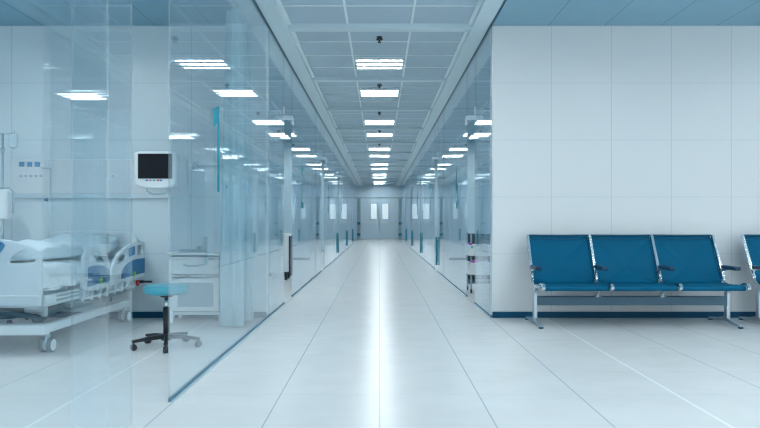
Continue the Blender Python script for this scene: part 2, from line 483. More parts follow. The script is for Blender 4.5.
# ------------------------------------------------------------------ ceiling lights
def make_light(x, y, z):
    t = thing('ceiling_light', (x, y, z), '', 'ceiling light', '')
    f = MB()
    f.box(x - .33, x + .33, y - .31, y - .295, z - .012, z + .03).box(x - .33, x + .33, y + .295, y + .31, z - .012, z + .03)
    f.box(x - .33, x - .312, y - .295, y + .295, z - .012, z + .03).box(x + .312, x + .33, y - .295, y + .295, z - .012, z + .03)
    f.build('frame', M['fixture'], t)
    lv = MB().box(x - .312, x + .312, y - .295, y + .295, z + .012, z + .02)
    for yy, h in ((-.268, .025), (-.1025, .066), (.1025, .066), (.268, .025)): lv.box(x - .312, x + .312, y + yy - h, y + yy + h, z - .009, z + .013, .002)
    lv.build('louvre', M['fixture'], t)
    for k in (-1, 0, 1):
        MB().box(x - .305, x + .305, y + k * .205 - .034, y + k * .205 + .034, z - .004, z + .012).build('light_tube', M['tube'], t)
    return t
order = ['first', 'second', 'third', 'fourth', 'fifth', 'sixth', 'seventh', 'eighth', 'ninth', 'tenth', 'eleventh', 'twelfth']
proto = None; n = 0
ys = []
for k in range(-1, 6):
    ys += [9.02 + P * k, 11.05 + P * k]
ys = [y for y in ys if y < YE - .6]
for y in ys:
    vis = y > 8
    if proto is None: o = proto = make_light(0, y, ZC - .014)
    else: o = copy_tree(proto, None, (0, y, ZC - .014))
    o['group'] = 'ceiling lights along the corridor'
    if vis:
        o['label'] = 'three-strip ceiling light on the corridor centre line, %s one counted from the near end' % order[n]; n += 1
    else:
        o['label'] = 'three-strip corridor ceiling light %s, above the picture' % ('almost overhead' if y < 5 else 'just before the first one in view')
bright = [c for c in proto.children if c.name.startswith('light_tube')][0].data.copy(); bright.materials[0] = M['tube2']
for (x, y, w) in [(-3.5, 1.4, 'left room, nearer one'), (-3.5, 4.6, 'left room, deeper one'),
               (3.2, .6, 'waiting area, nearer left one'), (3.2, 3.9, 'waiting area, deeper left one'), (5.6, .6, 'waiting area, nearer right one'), (5.6, 3.9, 'waiting area, deeper right one'), (0.0, -1.6, 'corridor, behind the camera')]:
    o = copy_tree(proto, None, (x, y, ZR - .012 if x else ZC - .014)); o['group'] = 'ceiling lights outside the picture'
    o['label'] = 'three-strip ceiling light above the picture in the ' + w
    if x:
        for ch in o.children:
            if ch.name.startswith('light_tube'): ch.data = bright
for k in range(1, 6):
    for s, side in ((-1, 'left'), (1, 'right')):
        for dy, tx in ((1.92, 'front'), (3.95, 'back')):
            o = copy_tree(proto, None, (s * 2.6, WD + P * (k - 1) + dy, ZR - .012)); o['group'] = 'ceiling lights of the side rooms'
            o['label'] = '%s ceiling light of the %s side room behind the glass, %s room along the corridor' % (tx, side, order[k])

# sprinklers
for k, y in enumerate([7.75, 10.4, 13.05, 15.7, 18.35]):
    s = MB()
    s.cyl((0, y, ZC), (0, y, ZC - .012), .035).cyl((0, y, ZC - .012), (0, y, ZC - .06), .011).cyl((0, y, ZC - .028), (0, y, ZC - .04), .045, .03, m=None)
    s.cyl((0, y, ZC - .06), (0, y, ZC - .07), .022)
    tag(s.build('sprinkler', M['dark']), 'small dark sprinkler head in the corridor ceiling, %s from the camera' % (['nearest', 'second', 'third', 'fourth', 'fifth'][k]), 'sprinkler', 'sprinklers along the corridor ceiling')

# ------------------------------------------------------------------ waiting benches
def make_bench():
    X = [1.576, 2.235, 2.893, 3.545]
    t = thing('bench', (2.56, 6.62, 0), 'blue three-seat beam bench in full view against the white panelled wall', 'bench', 'blue waiting benches along the wall')
    prof = [(6.925, .905), (6.87, .79), (6.80, .65), (6.735, .52), (6.70, .46), (6.65, .425), (6.55, .418), (6.40, .428), (6.30, .434), (6.262, .425), (6.245, .40)]
    for k, x in enumerate(X):
        f = MB().ribbon([(x, y - .004, z) for y, z in prof[:5]], .030, .034)
        f.tube([(x, 6.71, .50), (x, 6.69, .44), (x, 6.60, .398), (x, 6.45, .395), (x, 6.33, .405)], .015)
        f.build('side_frame', M['chrome'], t, bevel=.004)
        # polished hook at the seat front
        MB().ribbon([(x, 6.37, .425), (x, 6.30, .447), (x, 6.252, .440), (x, 6.232, .415), (x, 6.240, .392)], .034, [.012, .02, .024, .022, .014]).build('front_hook', M['chrome'], t, bevel=.005)
        # arm rest
        xa = x if k < 3 else x
        a = MB().ribbon([(xa, 6.76, .56), (xa, 6.69, .548), (xa, 6.64, .560), (xa, 6.58, .568)], .022, .018, m=M['chrome']).build('armrest', None, t, bevel=.003)
        pd = MB().box(xa - .034, xa + .034, 6.42, 6.70, .562, .602, .019, 3)
        pd.build('arm_pad', M['armpad'], a)
    # upholstered seats and backs, each a curved slung panel
    for k in range(3):
        x0, x1 = X[k] + .016, X[k + 1] - .016
        for nm, pr in (('backrest', [(6.93, .900), (6.885, .80), (6.83, .69), (6.775, .58), (6.735, .50), (6.70, .445), (6.695, .425)]), ('seat', [(6.715, .424), (6.62, .420), (6.50, .420), (6.38, .428), (6.30, .432), (6.262, .424), (6.250, .405), (6.262, .385)])):
            mb = MB(); NU = 36; NV = len(pr)
            # refine the profile
            pp = []
            for a, b in zip(pr, pr[1:]):
                for j in range(5): pp.append((a[0] + (b[0] - a[0]) * j / 5, a[1] + (b[1] - a[1]) * j / 5))
            pp.append(pr[-1])
            grid = []
            for sgn in (0, 1):
                rows = []
                for j, (y, z) in enumerate(pp):
                    v = j / (len(pp) - 1); row = []
                    for i in range(NU + 1):
                        u = i / NU
                        sag = (.030 if nm == 'backrest' else .003) * math.sin(PI * u) ** .7 * math.sin(PI * v) ** .7
                        # radiating creases from the corners
                        cr = .016 * max(0, 1 - abs(abs(u - .5) * 2 - abs(v - .5) * 2 - .0) * 8) if nm == 'backrest' else 0
                        if nm == 'backrest': row.append((x0 + (x1 - x0) * u, y + sag + cr + sgn * .014, z - sgn * .004))
                        else: row.append((x0 + (x1 - x0) * u, y + (sgn * .012 if j > len(pp) - 10 else 0), z - sag - sgn * (.016 if j < len(pp) - 10 else .006)))
                    rows.append([mb.bm.verts.new(p) for p in row])
                grid.append(rows)
            A, B = grid; n1 = len(pp) - 1
            for j in range(n1):
                for i in range(NU):
                    for R in (A, B): mb.bm.faces.new((R[j][i], R[j][i + 1], R[j + 1][i + 1], R[j + 1][i])).smooth = True
                for i in (0, NU): mb.bm.faces.new((A[j][i], A[j + 1][i], B[j + 1][i], B[j][i]))
            for i in range(NU):
                for j in (0, n1): mb.bm.faces.new((A[j][i], A[j][i + 1], B[j][i + 1], B[j][i]))
            o = mb.build(nm, M['seat'], t)
            if nm == 'backrest':
                MB().tube([(x0, 6.922, .902), ((x0 + x1) / 2, 6.924, .900), (x1, 6.922, .902)], .010).tube([(x0, 6.895, .862), (x1, 6.895, .862)], .0035).build('top_hem', M['seat2'], o)
    # beam and supports
    MB().box(1.60, 3.535, 6.60, 6.66, .198, .290, .006).build('beam', M['bar'], t)
    for k, x in enumerate(X):
        if k in (1, 2):
            MB().ribbon([(x - .02, 6.63, .29), (x - .018, 6.60, .325), (x + .0, 6.56, .365), (x, 6.50, .405)], .026, [.07, .03, .022, .03]).box(x - .045, x + .015, 6.60, 6.66, .285, .30, .004).build('seat_support', M['steel'], t, bevel=.003)
    for x in (1.585, 3.545):
        l = MB().box(x - .02, x + .02, 6.60, 6.66, .055, .34, .010)
        l.ribbon([(x, 6.63, .33), (x, 6.60, .37), (x, 6.52, .40), (x, 6.40, .405)], .040, [.06, .055, .04, .022])
        l.build('leg', M['steel'], t)
        ft = MB().ribbon([(x, 6.97, .022), (x, 6.80, .035), (x, 6.63, .060), (x, 6.50, .036), (x, 6.37, .022)], .045, [.018, .03, .045, .03, .018])
        fo = ft.build('foot', M['steel'], t, bevel=.006)
        for yy in (6.96, 6.38): MB().cyl((x, yy, 0), (x, yy, .014), .024).build('glide', M['seat2'], fo)
    return t
b1 = make_bench()
b2 = copy_tree(b1, None, b1.location + Vector((2.284, 0, 0)))
b2['label'] = 'blue beam bench cut off by the right edge of the photo'

# ------------------------------------------------------------------ hospital bed
BX0, BX1 = -3.62, -2.64
bed = thing('hospital_bed', (-3.13, 6.0, 0), 'white adjustable hospital bed with blue panels in its side rails', 'bed')
def fp(px, py, d=5.0): return ((px - CX) * d / F, EYE - (py - HZ) * d / F)
cxb = -3.115
half = [fp(42.3, 306), fp(42.3, 285), fp(42.3, 264), fp(41.5, 257), fp(38.5, 251), fp(32, 246.5), fp(22, 243), fp(10, 240.5), fp(0, 239), (cxb, .925)]
outer = half + [(2 * cxb - x, z) for x, z in half[-2::-1]]
hole = smooth_loop([fp(10, 262.5), fp(13, 257), fp(19, 252), fp(26, 249.6), fp(32, 249.8), fp(36.2, 253), fp(37, 258), fp(34.5, 262), fp(28, 263), fp(18, 263)], 4)
holeL = [(2 * cxb - p[0], p[1]) for p in hole][::-1]
fb = plate('footboard', M['footboard'], bed, outer, [hole, holeL], .035, lambda u, v, w: (u, 5.0 + w, v), .008)
pan = [fp(-1, 241.2), fp(4.5, 242.3), fp(6.4, 245), fp(4.5, 249.5), fp(0, 254.5), fp(-5, 257)]
pan = pan + [(2 * cxb - x, z) for x, z in pan[::-1]]
plate('blue_panel', M['bedblue'], fb, pan, [], .012, lambda u, v, w: (u, 4.976 + w, v), .003)
MB().box(BX0 + .03, -2.60, 4.970, 4.984, .475, .483, .002).build('ridge', M['white'], fb)
hb_out = smooth_loop([(-3.60, .42), (-3.60, .86), (-3.50, .93), (-3.12, .955), (-2.72, .93), (-2.63, .86), (-2.63, .42)], 3)
hb = plate('headboard', M['bedclear'], bed, [(-3.60, .42), (-3.60, .86), (-3.56, .92), (-3.48, .94), (-3.12, .955), (-2.76, .94), (-2.66, .92), (-2.62, .86), (-2.62, .42)], [[(-3.45, .80), (-3.45, .87), (-2.80, .87), (-2.80, .80)]], .03, lambda u, v, w: (u, 7.03 + w, v), .006)
# deck frame
df = MB()
for x in (BX0 + .03, BX1 - .02): df.box(x - .02, x + .02, 5.02, 7.0, .37, .45, .006)
for y in (5.06, 5.5, 6.0, 6.5, 6.95): df.box(BX0 + .05, BX1 - .04, y - .03, y + .03, .38, .43, .004)
df.build('deck_frame', M['bedgrey'], bed)
dk = MB()
for (a, b) in ((5.06, 5.60), (5.62, 6.02), (6.04, 6.2), (6.22, 6.98)): dk.box(BX0 + .06, BX1 - .05, a, b, .45, .50, .01)
dk.build('deck', M['bedgrey'], bed)
# slotted side bumpers on both sides
for s, x in ((1, BX1 + .035), (-1, BX0 - .035)):
    b_ = MB().box(x - .015, x + .015, 5.04, 5.22, .385, .475, .010)
    b_.box(x - .012, x + .012, 5.22, 5.62, .455, .472, .004).box(x - .012, x + .012, 5.22, 5.62, .425, .44, .004).box(x - .012, x + .012, 5.22, 5.62, .390, .408, .004)
    b_.build('side_bumper', M['bedwhite'], bed)
    b_ = MB().box(x - .012, x + .012, 5.66, 7.0, .36, .378, .004).box(x - .012, x + .012, 5.66, 7.0, .43, .445, .004)
    for y in [5.68 + .17 * i for i in range(8)]:
        b_.ribbon([(x, y, .35), (x, y + .03, .40), (x, y + .02, .50)], .022, .045)
    b_.build('rail_bracket', M['bedwhite'], bed)
# side rails
def rp(px, py, x=-2.6):
    d = -x * F / (CX - px); return (d, EYE - (py - HZ) * d / F)
RA = smooth_loop([rp(81.5, 291), rp(81, 272), rp(81.2, 256), rp(87, 248.5), rp(94, 247), rp(101.5, 252), rp(106, 261), rp(107.4, 275), rp(107, 286)], 5)
RAh = smooth_loop([rp(86, 262), rp(87, 256), rp(91, 252), rp(96, 252), rp(101, 257), rp(104, 265), rp(95, 262.5)], 4)
RAb = [rp(84, 287), rp(84.6, 268), rp(89, 266), rp(95, 265), rp(101, 266.2), rp(105.5, 269), rp(106.2, 281)]
RB = [rp(108.5, 285), rp(108.4, 275), rp(109.4, 268), rp(112, 260.5), rp(115, 255.5), rp(118.6, 251), rp(122, 248), rp(126, 245.4), rp(130, 243.4), rp(134, 242), rp(139, 241.6), rp(142.6, 242.6), rp(143.4, 247), rp(143, 277)]
RBh = smooth_loop([rp(114.5, 264), rp(116.7, 257), rp(121, 252.5), rp(123.6, 252), rp(123.8, 259)], 4)
RBw = [rp(125.6, 248.6), rp(131.6, 245.8), rp(131.7, 254.4), rp(126, 257)]
RBw2 = [rp(134, 245), rp(140.5, 244.8), rp(140.8, 254.6), rp(134, 255)]
RBb = [rp(118.0, 279), rp(118.6, 272.5), rp(121, 267), rp(126, 262.4), rp(130, 260.2), rp(134.5, 258.8), rp(141.6, 258.0), rp(141.4, 272.5)]
for s, x in ((1, -2.585), (-1, -3.665)):
    fr = lambda u, v, w, x=x: (x + w, u, v)
    ra = plate('side_rail', M['bedclear'], bed, RA, [RAh], .030, fr, .008)
    fo = lambda u, v, w, x=x, s=s: (x + s * .014 + w, u, v)
    plate('blue_panel', M['bedblue'], ra, RAb, [], .014, fo, .003)
    MB().cyl((x + s * .018, rp(96.7, 281)[0], rp(96.7, 281)[1]), (x + s * .030, rp(96.7, 281)[0], rp(96.7, 281)[1]), .027).build('release_button', M['green'], ra)
    rb = plate('side_rail', M['bedclear'], bed, RB, [RBh, RBw2], .030, fr, .006)
    plate('blue_panel', M['bedblue'], rb, RBb, [], .014, fo, .003)
    plate('blue_panel', M['bedblue'], rb, RBw, [], .014, fo, .003)
    MB().cyl((x + s * .018, rp(130.7, 274)[0], rp(130.7, 274)[1]), (x + s * .030, rp(130.7, 274)[0], rp(130.7, 274)[1]), .027).build('release_button', M['green'], rb)
MB().cyl((-2.57, 6.88, .40), (-2.55, 6.88, .40), .03).build('brake_button', M['red'], bed)
MB().box(-2.585, -2.53, 6.95, 7.0, .39, .42, .006).box(-2.56, -2.44, 6.96, 6.99, .395, .415, .006).build('crank_lever', M['black'], bed)
# base frame, lift and castors
bs = MB()
for x in (BX0 + .06, BX1 - .04): bs.box(x - .03, x + .03, 5.135, 6.89, .155, .225, .010)
for y in (5.17, 6.85): bs.box(BX0 + .025, BX1 - .005, y - .05, y + .05, .150, .235, .012)
bs.build('base_frame', M['bedwhite'], bed)
lf = MB()
for x in (-3.45, -2.80):
    lf.box(x - .02, x + .02, 5.3, 5.36, .2, .3)
    lf.ribbon([(x, 5.30, .24), (x, 6.2, .38)], .04, .05).ribbon([(x, 6.75, .24), (x, 5.75, .38)], .04, .05)
lf.cyl((-3.5, 5.75, .30), (-2.72, 5.75, .30), .025).cyl((-3.5, 6.35, .30), (-2.72, 6.35, .30), .025)
lf.box(-3.3, -2.95, 5.25, 5.6, .26, .37, .02).cyl((-3.12, 5.4, .3), (-3.12, 6.3, .33), .03)
lf.ribbon([(-3.5, 5.15, .30), (-3.1, 5.15, .37)], .05, .03, ax=(0, 1, 0)).ribbon([(-3.1, 5.15, .36), (-2.72, 5.2, .28)], .05, .03, ax=(0, 1, 0)).cyl((-3.3, 5.2, .28), (-2.9, 5.2, .31), .03)
pl_ = MB().box(-3.30, -3.02, 5.09, 5.12, .27, .33, .008).box(-2.90, -2.72, 5.30, 5.34, .27, .35, .008).build('cover_plate', M['bedwhite'], bed)
lf.build('lift_mechanism', M['beddark'], bed)
for (x, y) in ((-2.665, 5.22), (-2.665, 6.80), (-3.57, 5.22), (-3.57, 6.80)):
    cs = MB().cyl((x, y, .12), (x, y, .17), .018).box(x - .012, x + .012, y - .03, y + .03, .075, .135, .008).build('castor', M['bedgrey'], bed)
    for dx in (-.032, .032):
        w = MB().cyl((x + dx - .014, y, .06), (x + dx + .014, y, .06), .060, n=24).build('wheel', M['beddark'], cs)
        MB().cyl((x + dx - .017, y, .06), (x + dx + .017, y, .06), .046, n=20).build('wheel_hub', M['bedwhite'], w)

# soft shapes
def soft_box(x0, x1, y0, y1, z0, z1, amp=.012, n=10, seed=0, puff=0.0, m=None):
    rnd = random.Random(seed); ph = [rnd.uniform(0, 6) for _ in range(8)]
    mb = MB(); r = bmesh.ops.create_cube(mb.bm, size=2)
    bmesh.ops.subdivide_edges(mb.bm, edges=mb.bm.edges[:], cuts=n, use_grid_fill=True)
    for v in mb.bm.verts:
        a, b, c = v.co
        k = lambda t: math.copysign(abs(t) ** 1.0, t)
        # superellipsoid-like rounding
        L = (abs(a) ** 6 + abs(b) ** 6 + abs(c) ** 6) ** (1 / 6)
        a, b, c = a / L, b / L, c / L
        edge = (1 - a * a) * (1 - b * b)
        c2 = c * ((1 - puff) + puff * max(0, edge) ** .5)
        w = amp * (math.sin(a * 7 + b * 3 + ph[0]) + .6 * math.sin(a * 3 - b * 11 + ph[1]) + .5 * math.sin(a * 13 + b * 9 + ph[2]) + .4 * math.sin(b * 19 + ph[3]))
        v.co = Vector(((x0 + x1) / 2 + a * (x1 - x0) / 2, (y0 + y1) / 2 + b * (y1 - y0) / 2, (z0 + z1) / 2 + c2 * (z1 - z0) / 2 + w * (c > 0) * abs(c)))
    for f in mb.bm.faces: f.smooth = True
    return mb
mt = soft_box(BX0 + .05, BX1 - .04, 5.04, 6.98, .50, .665, .001, 8, 1).build('mattress', M['mattress'])
tag(mt, 'thin pale mattress lying on the hospital bed deck', 'mattress')
# blanket: draped sheet over the mattress with folds down its right side
bl = MB(); NX, NY = 46, 54; rows = []
W_ = [(BX0 - .005, .50)]
for j in range(NY + 1):
    v = j / NY; y = 5.045 + v * .97; row = []
    for i in range(NX + 1):
        u = i / NX
        L_ = u * 1.46 - .22          # arclength across, overhang .22 each side
        wid = BX1 - BX0 + .02
        if L_ < 0: x, z = BX0 - .005, .70 + L_
        elif L_ > wid: x, z = BX1 + .005, .70 - (L_ - wid)
        else: x, z = BX0 - .005 + L_, .70
        d = min(max(L_, 0), max(wid - L_, 0)); z -= .018 * math.exp(-d / .03) if 0 < L_ < wid else .018
        hang = max(0, -L_, L_ - wid)
        x += (1 if L_ > wid else -1) * hang * (.22 + .16 * math.sin(y * 22 + 1.0) + .08 * math.sin(y * 41)) if hang > 0 else 0
        if hang > 0: z = max(z, .505 + .035 * v)
        z += .008 * math.sin(x * 9 + y * 5) + .006 * math.sin(x * 23 - y * 14) if hang == 0 else .003 * math.sin(y * 30)
        if v > .9 and hang == 0: z += .03 * (v - .9) / .1 * (1 + .4 * math.sin(x * 11))
        row.append(bl.bm.verts.new((x, y, z)))
    rows.append(row)
for j in range(NY):
    for i in range(NX): bl.bm.faces.new((rows[j][i], rows[j][i + 1], rows[j + 1][i + 1], rows[j + 1][i])).smooth = True
bo = bl.build('blanket', M['sheet']); sd = bo.modifiers.new('thickness', 'SOLIDIFY'); sd.thickness = .012; sd.offset = 1
tag(bo, 'white blanket spread over the foot half of the hospital bed', 'blanket')
def rot_obj(o, rx=0, ry=0, rz=0): o.rotation_euler = (rx, ry, rz); return o
p1 = soft_box(-3.36, -2.69, 5.17, 6.02, .0, .155, .013, 16, 3, .30).build('duvet', M['pillow']); p1.location.z = .716
tag(p1, 'plump white folded duvet on the foot half of the hospital bed', 'duvet')
p2 = soft_box(-3.46, -2.74, 6.26, 6.98, .0, .19, .008, 14, 5, .35).build('pillow', M['pillow']); p2.location.z = .70
p2.rotation_euler = (math.radians(9), 0, 0)
tag(p2, 'large white pillow at the head end against the headboard', 'pillow')

# ------------------------------------------------------------------ stool
SX, SY = -1.783, 5.44
st = thing('stool', (SX, SY, 0), 'round turquoise swivel stool on a black five-arm castor base', 'stool')
sp = [(0, .445), (.15, .445), (.172, .452), (.181, .468), (.182, .498), (.172, .513), (.15, .520), (0, .522)]
mb = MB(); N = 40; rg = []
for r_, z in sp[1:-1]: rg.append([mb.bm.verts.new((SX + r_ * math.cos(2 * PI * i / N), SY + r_ * math.sin(2 * PI * i / N), z)) for i in range(N)])
for a, b in zip(rg, rg[1:]):
    for i in range(N): mb.bm.faces.new((a[i], a[(i + 1) % N], b[(i + 1) % N], b[i])).smooth = True
mb.bm.faces.new(rg[0]); mb.bm.faces.new(rg[-1])
mb.build('seat', M['stool'], st)
MB().cyl((SX, SY, .418), (SX, SY, .446), .045, .07).build('seat_plate', M['black'], st)
MB().cyl((SX, SY, .30), (SX, SY, .42), .017).build('gas_lift', M['chrome'], st)
MB().cyl((SX, SY, .085), (SX, SY, .335), .027).build('column', M['black'], st)
bz = MB().cyl((SX, SY, .06), (SX, SY, .115), .045, .035)
bz.build('hub', M['black'], st)
for k in range(5):
    a = math.radians(215 + 72 * k); ca, sa = math.cos(a), math.sin(a)
    l = MB().ribbon([(SX + ca * .02, SY + sa * .02, .092), (SX + ca * .15, SY + sa * .15, .085), (SX + ca * .28, SY + sa * .28, .072)], .034, [.04, .032, .02], ax=(-sa, ca, 0)).build('leg', M['black'], st, bevel=.004)
    ex, ey = SX + ca * .268, SY + sa * .268
    cs = MB().cyl((ex, ey, .045), (ex, ey, .075), .008).box(ex - .014, ex + .014, ey - .014, ey + .014, .03, .055, .005).build('castor', M['black'], l)
    MB().cyl((ex - .022 * sa - .0, ey + .022 * ca, .026), (ex - .008 * sa, ey + .008 * ca, .026), .026).cyl((ex + .008 * sa, ey - .008 * ca, .026), (ex + .022 * sa, ey - .022 * ca, .026), .026).build('wheel', M['black'], cs) if False else MB().cyl((ex - .02 * sa, ey + .02 * ca, .026), (ex + .02 * sa, ey - .02 * ca, .026), .026).build('wheel', M['black'], l)

# ------------------------------------------------------------------ bedside cabinet
X0, X1, Y0, Y1 = -2.175, -1.615, 6.70, 7.06
cb = thing('bedside_cabinet', ((X0 + X1) / 2, (Y0 + Y1) / 2, 0), 'white bedside cabinet with a drawer above a framed door against the back wall', 'cabinet')
bd = MB().box(X0, X0 + .03, Y0 + .01, Y1, .085, .70).box(X1 - .03, X1, Y0 + .01, Y1, .085, .70).box(X0 + .03, X1 - .03, Y1 - .02, Y1, .085, .70).box(X0 + .03, X1 - .03, Y0 + .02, Y1 - .02, .085, .115).box(X0 + .03, X1 - .03, Y0 + .02, Y1 - .02, .475, .495)
bd.build('body', M['bedwhite'], cb, bevel=.002)
MB().box(X0 - .012, X1 + .012, Y0 - .015, Y1, .70, .728, .008).build('top', M['bedwhite'], cb)
dr = MB().box(X0 + .036, X1 - .036, Y0 - .006, Y0 + .016, .505, .685, .005).build('drawer', M['bedwhite'], cb)
hx = (X0 + X1) / 2 - .02
MB().tube([(hx - .10, Y0 - .004, .612), (hx - .09, Y0 - .03, .605), (hx - .05, Y0 - .038, .595), (hx + .05, Y0 - .038, .595), (hx + .09, Y0 - .03, .605), (hx + .10, Y0 - .004, .612)], .009).build('handle', M['grey'], dr)
a0, a1 = X0 + .036, X1 - .036
d_ = MB().box(a0, a0 + .06, Y0 - .006, Y0 + .014, .125, .465, .003).box(a1 - .06, a1, Y0 - .006, Y0 + .014, .125, .465, .003).box(a0 + .06, a1 - .06, Y0 - .006, Y0 + .014, .125, .175, .003).box(a0 + .06, a1 - .06, Y0 - .006, Y0 + .014, .42, .465, .003).build('door', M['bedwhite'], cb)
MB().box(a0 + .055, a1 - .055, Y0 + .0, Y0 + .008, .17, .425).build('panel', M['grey'], d_)
for (x, y) in ((X0 + .025, Y0 + .035), (X1 - .025, Y0 + .035), (X0 + .025, Y1 - .03), (X1 - .025, Y1 - .03)):
    MB().box(x - .022, x + .022, y - .022, y + .022, 0, .088, .004).build('leg', M['bedwhite'], cb)
ty = MB().box(-2.09, -1.90, 6.78, 6.93, .728, .740, .004).box(-2.09, -2.08, 6.78, 6.93, .738, .755).box(-1.91, -1.90, 6.78, 6.93, .738, .790).box(-2.08, -1.91, 6.92, 6.93, .738, .755)
tag(ty.build('tray', M['grey']), 'small grey tray on top of the bedside cabinet', 'tray')
# narrow grey bin to the right of the cabinet
# ------------------------------------------------------------------ monitor
MX, MY = -2.30, 6.60
def mpx(px, py, d=6.6): return ((px - CX) * d / F, EYE - (py - HZ) * d / F)
mo = thing('patient_monitor', (mpx(155, 190)[0], 6.7, mpx(155, 190)[1]), 'white patient monitor with a black screen on the back wall', 'monitor')
hl = smooth_loop([mpx(133.4, 156), mpx(134, 153), mpx(137, 151.6), mpx(145, 151), mpx(163, 151), mpx(172, 151.6), mpx(175.5, 153), mpx(176.4, 157), mpx(176.4, 170), mpx(175.6, 182), mpx(173, 185.6), mpx(165, 187.8), mpx(155, 188.6), mpx(145, 187.8), mpx(137, 185.6), mpx(134.2, 182), mpx(133.4, 170)], 4)
hs = plate('housing', M['white'], mo, hl, [], .12, lambda u, v, w: (u, 6.66 + w, v), .018)
a = mpx(138.4, 153.8); b = mpx(172.2, 178.6)
MB().box(a[0] - .008, b[0] + .008, 6.592, 6.602, b[1] - .006, a[1] + .006, .004).build('bezel', M['bedwhite'], mo)
MB().box(a[0], b[0], 6.586, 6.594, b[1], a[1], .001).build('screen', M['screen'], mo)
for px, mm in ((147, M['blue']), (150.5, M['orange']), (154, M['cyan']), (158, M['red']), (161, M['blue'])):
    q = mpx(px, 180.4); MB().box(q[0] - .011, q[0] + .011, 6.590, 6.602, q[1] - .007, q[1] + .007, .002).build('button', mm, mo)
q = mpx(155, 189)
MB().tube([(q[0] - .11, 6.68, q[1] + .03), (q[0] - .10, 6.67, q[1] - .02), (q[0] - .05, 6.66, q[1] - .045), (q[0] + .05, 6.66, q[1] - .045), (q[0] + .10, 6.67, q[1] - .02), (q[0] + .11, 6.68, q[1] + .03)], .010).build('handle', M['bedgrey'], mo)
MB().cyl((q[0], 6.72, q[1] + .17), (q[0], 6.98, q[1] + .17), .03).box(q[0] - .07, q[0] + .07, 6.98, 7.035, q[1] + .09, q[1] + .25, .008).build('wall_arm', M['bedgrey'], mo)

# ------------------------------------------------------------------ bedhead service panel and wall fittings
def wpx(px, py, d=7.04): return ((px - CX) * d / F, EYE - (py - HZ) * d / F)
A = wpx(10, 159); B = wpx(186.5, 194)
pn = MB().box(A[0], B[0], 7.04, 7.10, B[1], A[1], .006).build('service_panel', M['panel'])
tag(pn, 'long shallow white service panel on the wall above the bed', 'wall panel')
MB().box(A[0], B[0] + .03, 7.05, 7.098, B[1] - .045, B[1], .004).build('underside_shade', M['alu'], pn)  # solid strip standing in for the shadow under the panel
for i, px in enumerate((22, 30, 37.6)):
    q = wpx(px, 164.3)
    o = MB().box(q[0] - .026, q[0] + .026, 7.025, 7.04, q[1] - .026, q[1] + .026, .004).build('gas_outlet', M['blue'])
    tag(o, 'small blue square outlet on the service panel, %s of three' % ['leftmost', 'middle', 'rightmost'][i], 'outlet', 'blue outlets above the bed')
for i, px in enumerate((21, 26, 31, 36, 41)):
    q = wpx(px, 176)
    o = MB().cyl((q[0], 7.03, q[1]), (q[0], 7.04, q[1]), .012).cyl((q[0], 7.026, q[1]), (q[0], 7.03, q[1]), .006).build('socket', M['grey'])
    tag(o, 'small round grey socket under the blue outlets, %s' % ['first from the left', 'second from the left', 'middle one of five', 'second from the right', 'last on the right'][i], 'socket', 'round sockets on the service panel')
for i, (px, py, w_, h_) in enumerate(((97, 164, .032, .045), (102, 164, .02, .045))):
    q = wpx(px, py); o = MB().box(q[0] - w_ / 2, q[0] + w_ / 2, 7.033, 7.04, q[1] - h_ / 2, q[1] + h_ / 2, .002).build('switch_plate', M['bedwhite'])
    tag(o, '%s white switch plate on the service panel above the pillows' % ['wider', 'narrower'][i], 'switch', 'switch plates')
for i, px in enumerate((107, 113.5)):
    q = wpx(px, 176); o = MB().box(q[0] - .026, q[0] + .026, 7.033, 7.04, q[1] - .018, q[1] + .018, .003, m=M['bedwhite']).box(q[0] - .014, q[0] + .014, 7.030, 7.034, q[1] - .009, q[1] + .009, .001, m=M['grey']).build('power_socket', None)
    tag(o, '%s dark-centred power socket on the service panel' % ['left', 'right'][i], 'socket', 'power sockets')
q = wpx(47.5, 166)
fm = thing('flow_regulator', (q[0], 7.0, q[1]), 'grey wall regulator with a hanging hose beside the blue outlets', 'regulator')
MB().box(q[0] - .05, q[0] + .05, 6.98, 7.04, q[1] - .03, q[1] + .035, .008).build('body', M['alu'], fm)
MB().cyl((q[0] - .02, 6.97, q[1]), (q[0] - .02, 6.985, q[1]), .022).build('dial', M['white'], fm)
e = wpx(51, 240)
MB().tube([(q[0] + .035, 7.0, q[1] - .02), (e[0], 6.99, q[1] - .10), (e[0], 6.99, e[1] + .3), (e[0] + .006, 6.985, e[1] + .1), (e[0], 6.985, e[1])], .007, 8).build('hose', M['alu'], fm)
z_ = wpx(50, 200); MB().cyl((z_[0] - .028, 6.985, z_[1]), (e[0], 6.985, z_[1]), .008, .024).build('connector', M['blue'], fm)
# rail on the wall right of the monitor
A = wpx(188, 161); B = wpx(222, 165.5)
rl_ = MB().box(A[0], B[0], 7.03, 7.055, B[1], A[1], .004).box(A[0] + .05, A[0] + .08, 7.05, 7.10, B[1], A[1]).box(B[0] - .08, B[0] - .05, 7.05, 7.10, B[1], A[1]).build('equipment_rail', M['alu'])
tag(rl_, 'short metal equipment rail on the wall right of the monitor', 'rail')
q = wpx(195.5, 168)
tag(MB().box(q[0] - .03, q[0] + .03, 6.99, 7.03, q[1] - .03, q[1] + .03, .006).box(q[0] - .02, q[0] + .02, 7.0, 7.05, q[1] + .02, q[1] + .06, .003).build('rail_clamp', M['grey']), 'small grey clamp hanging on the equipment rail', 'clamp')

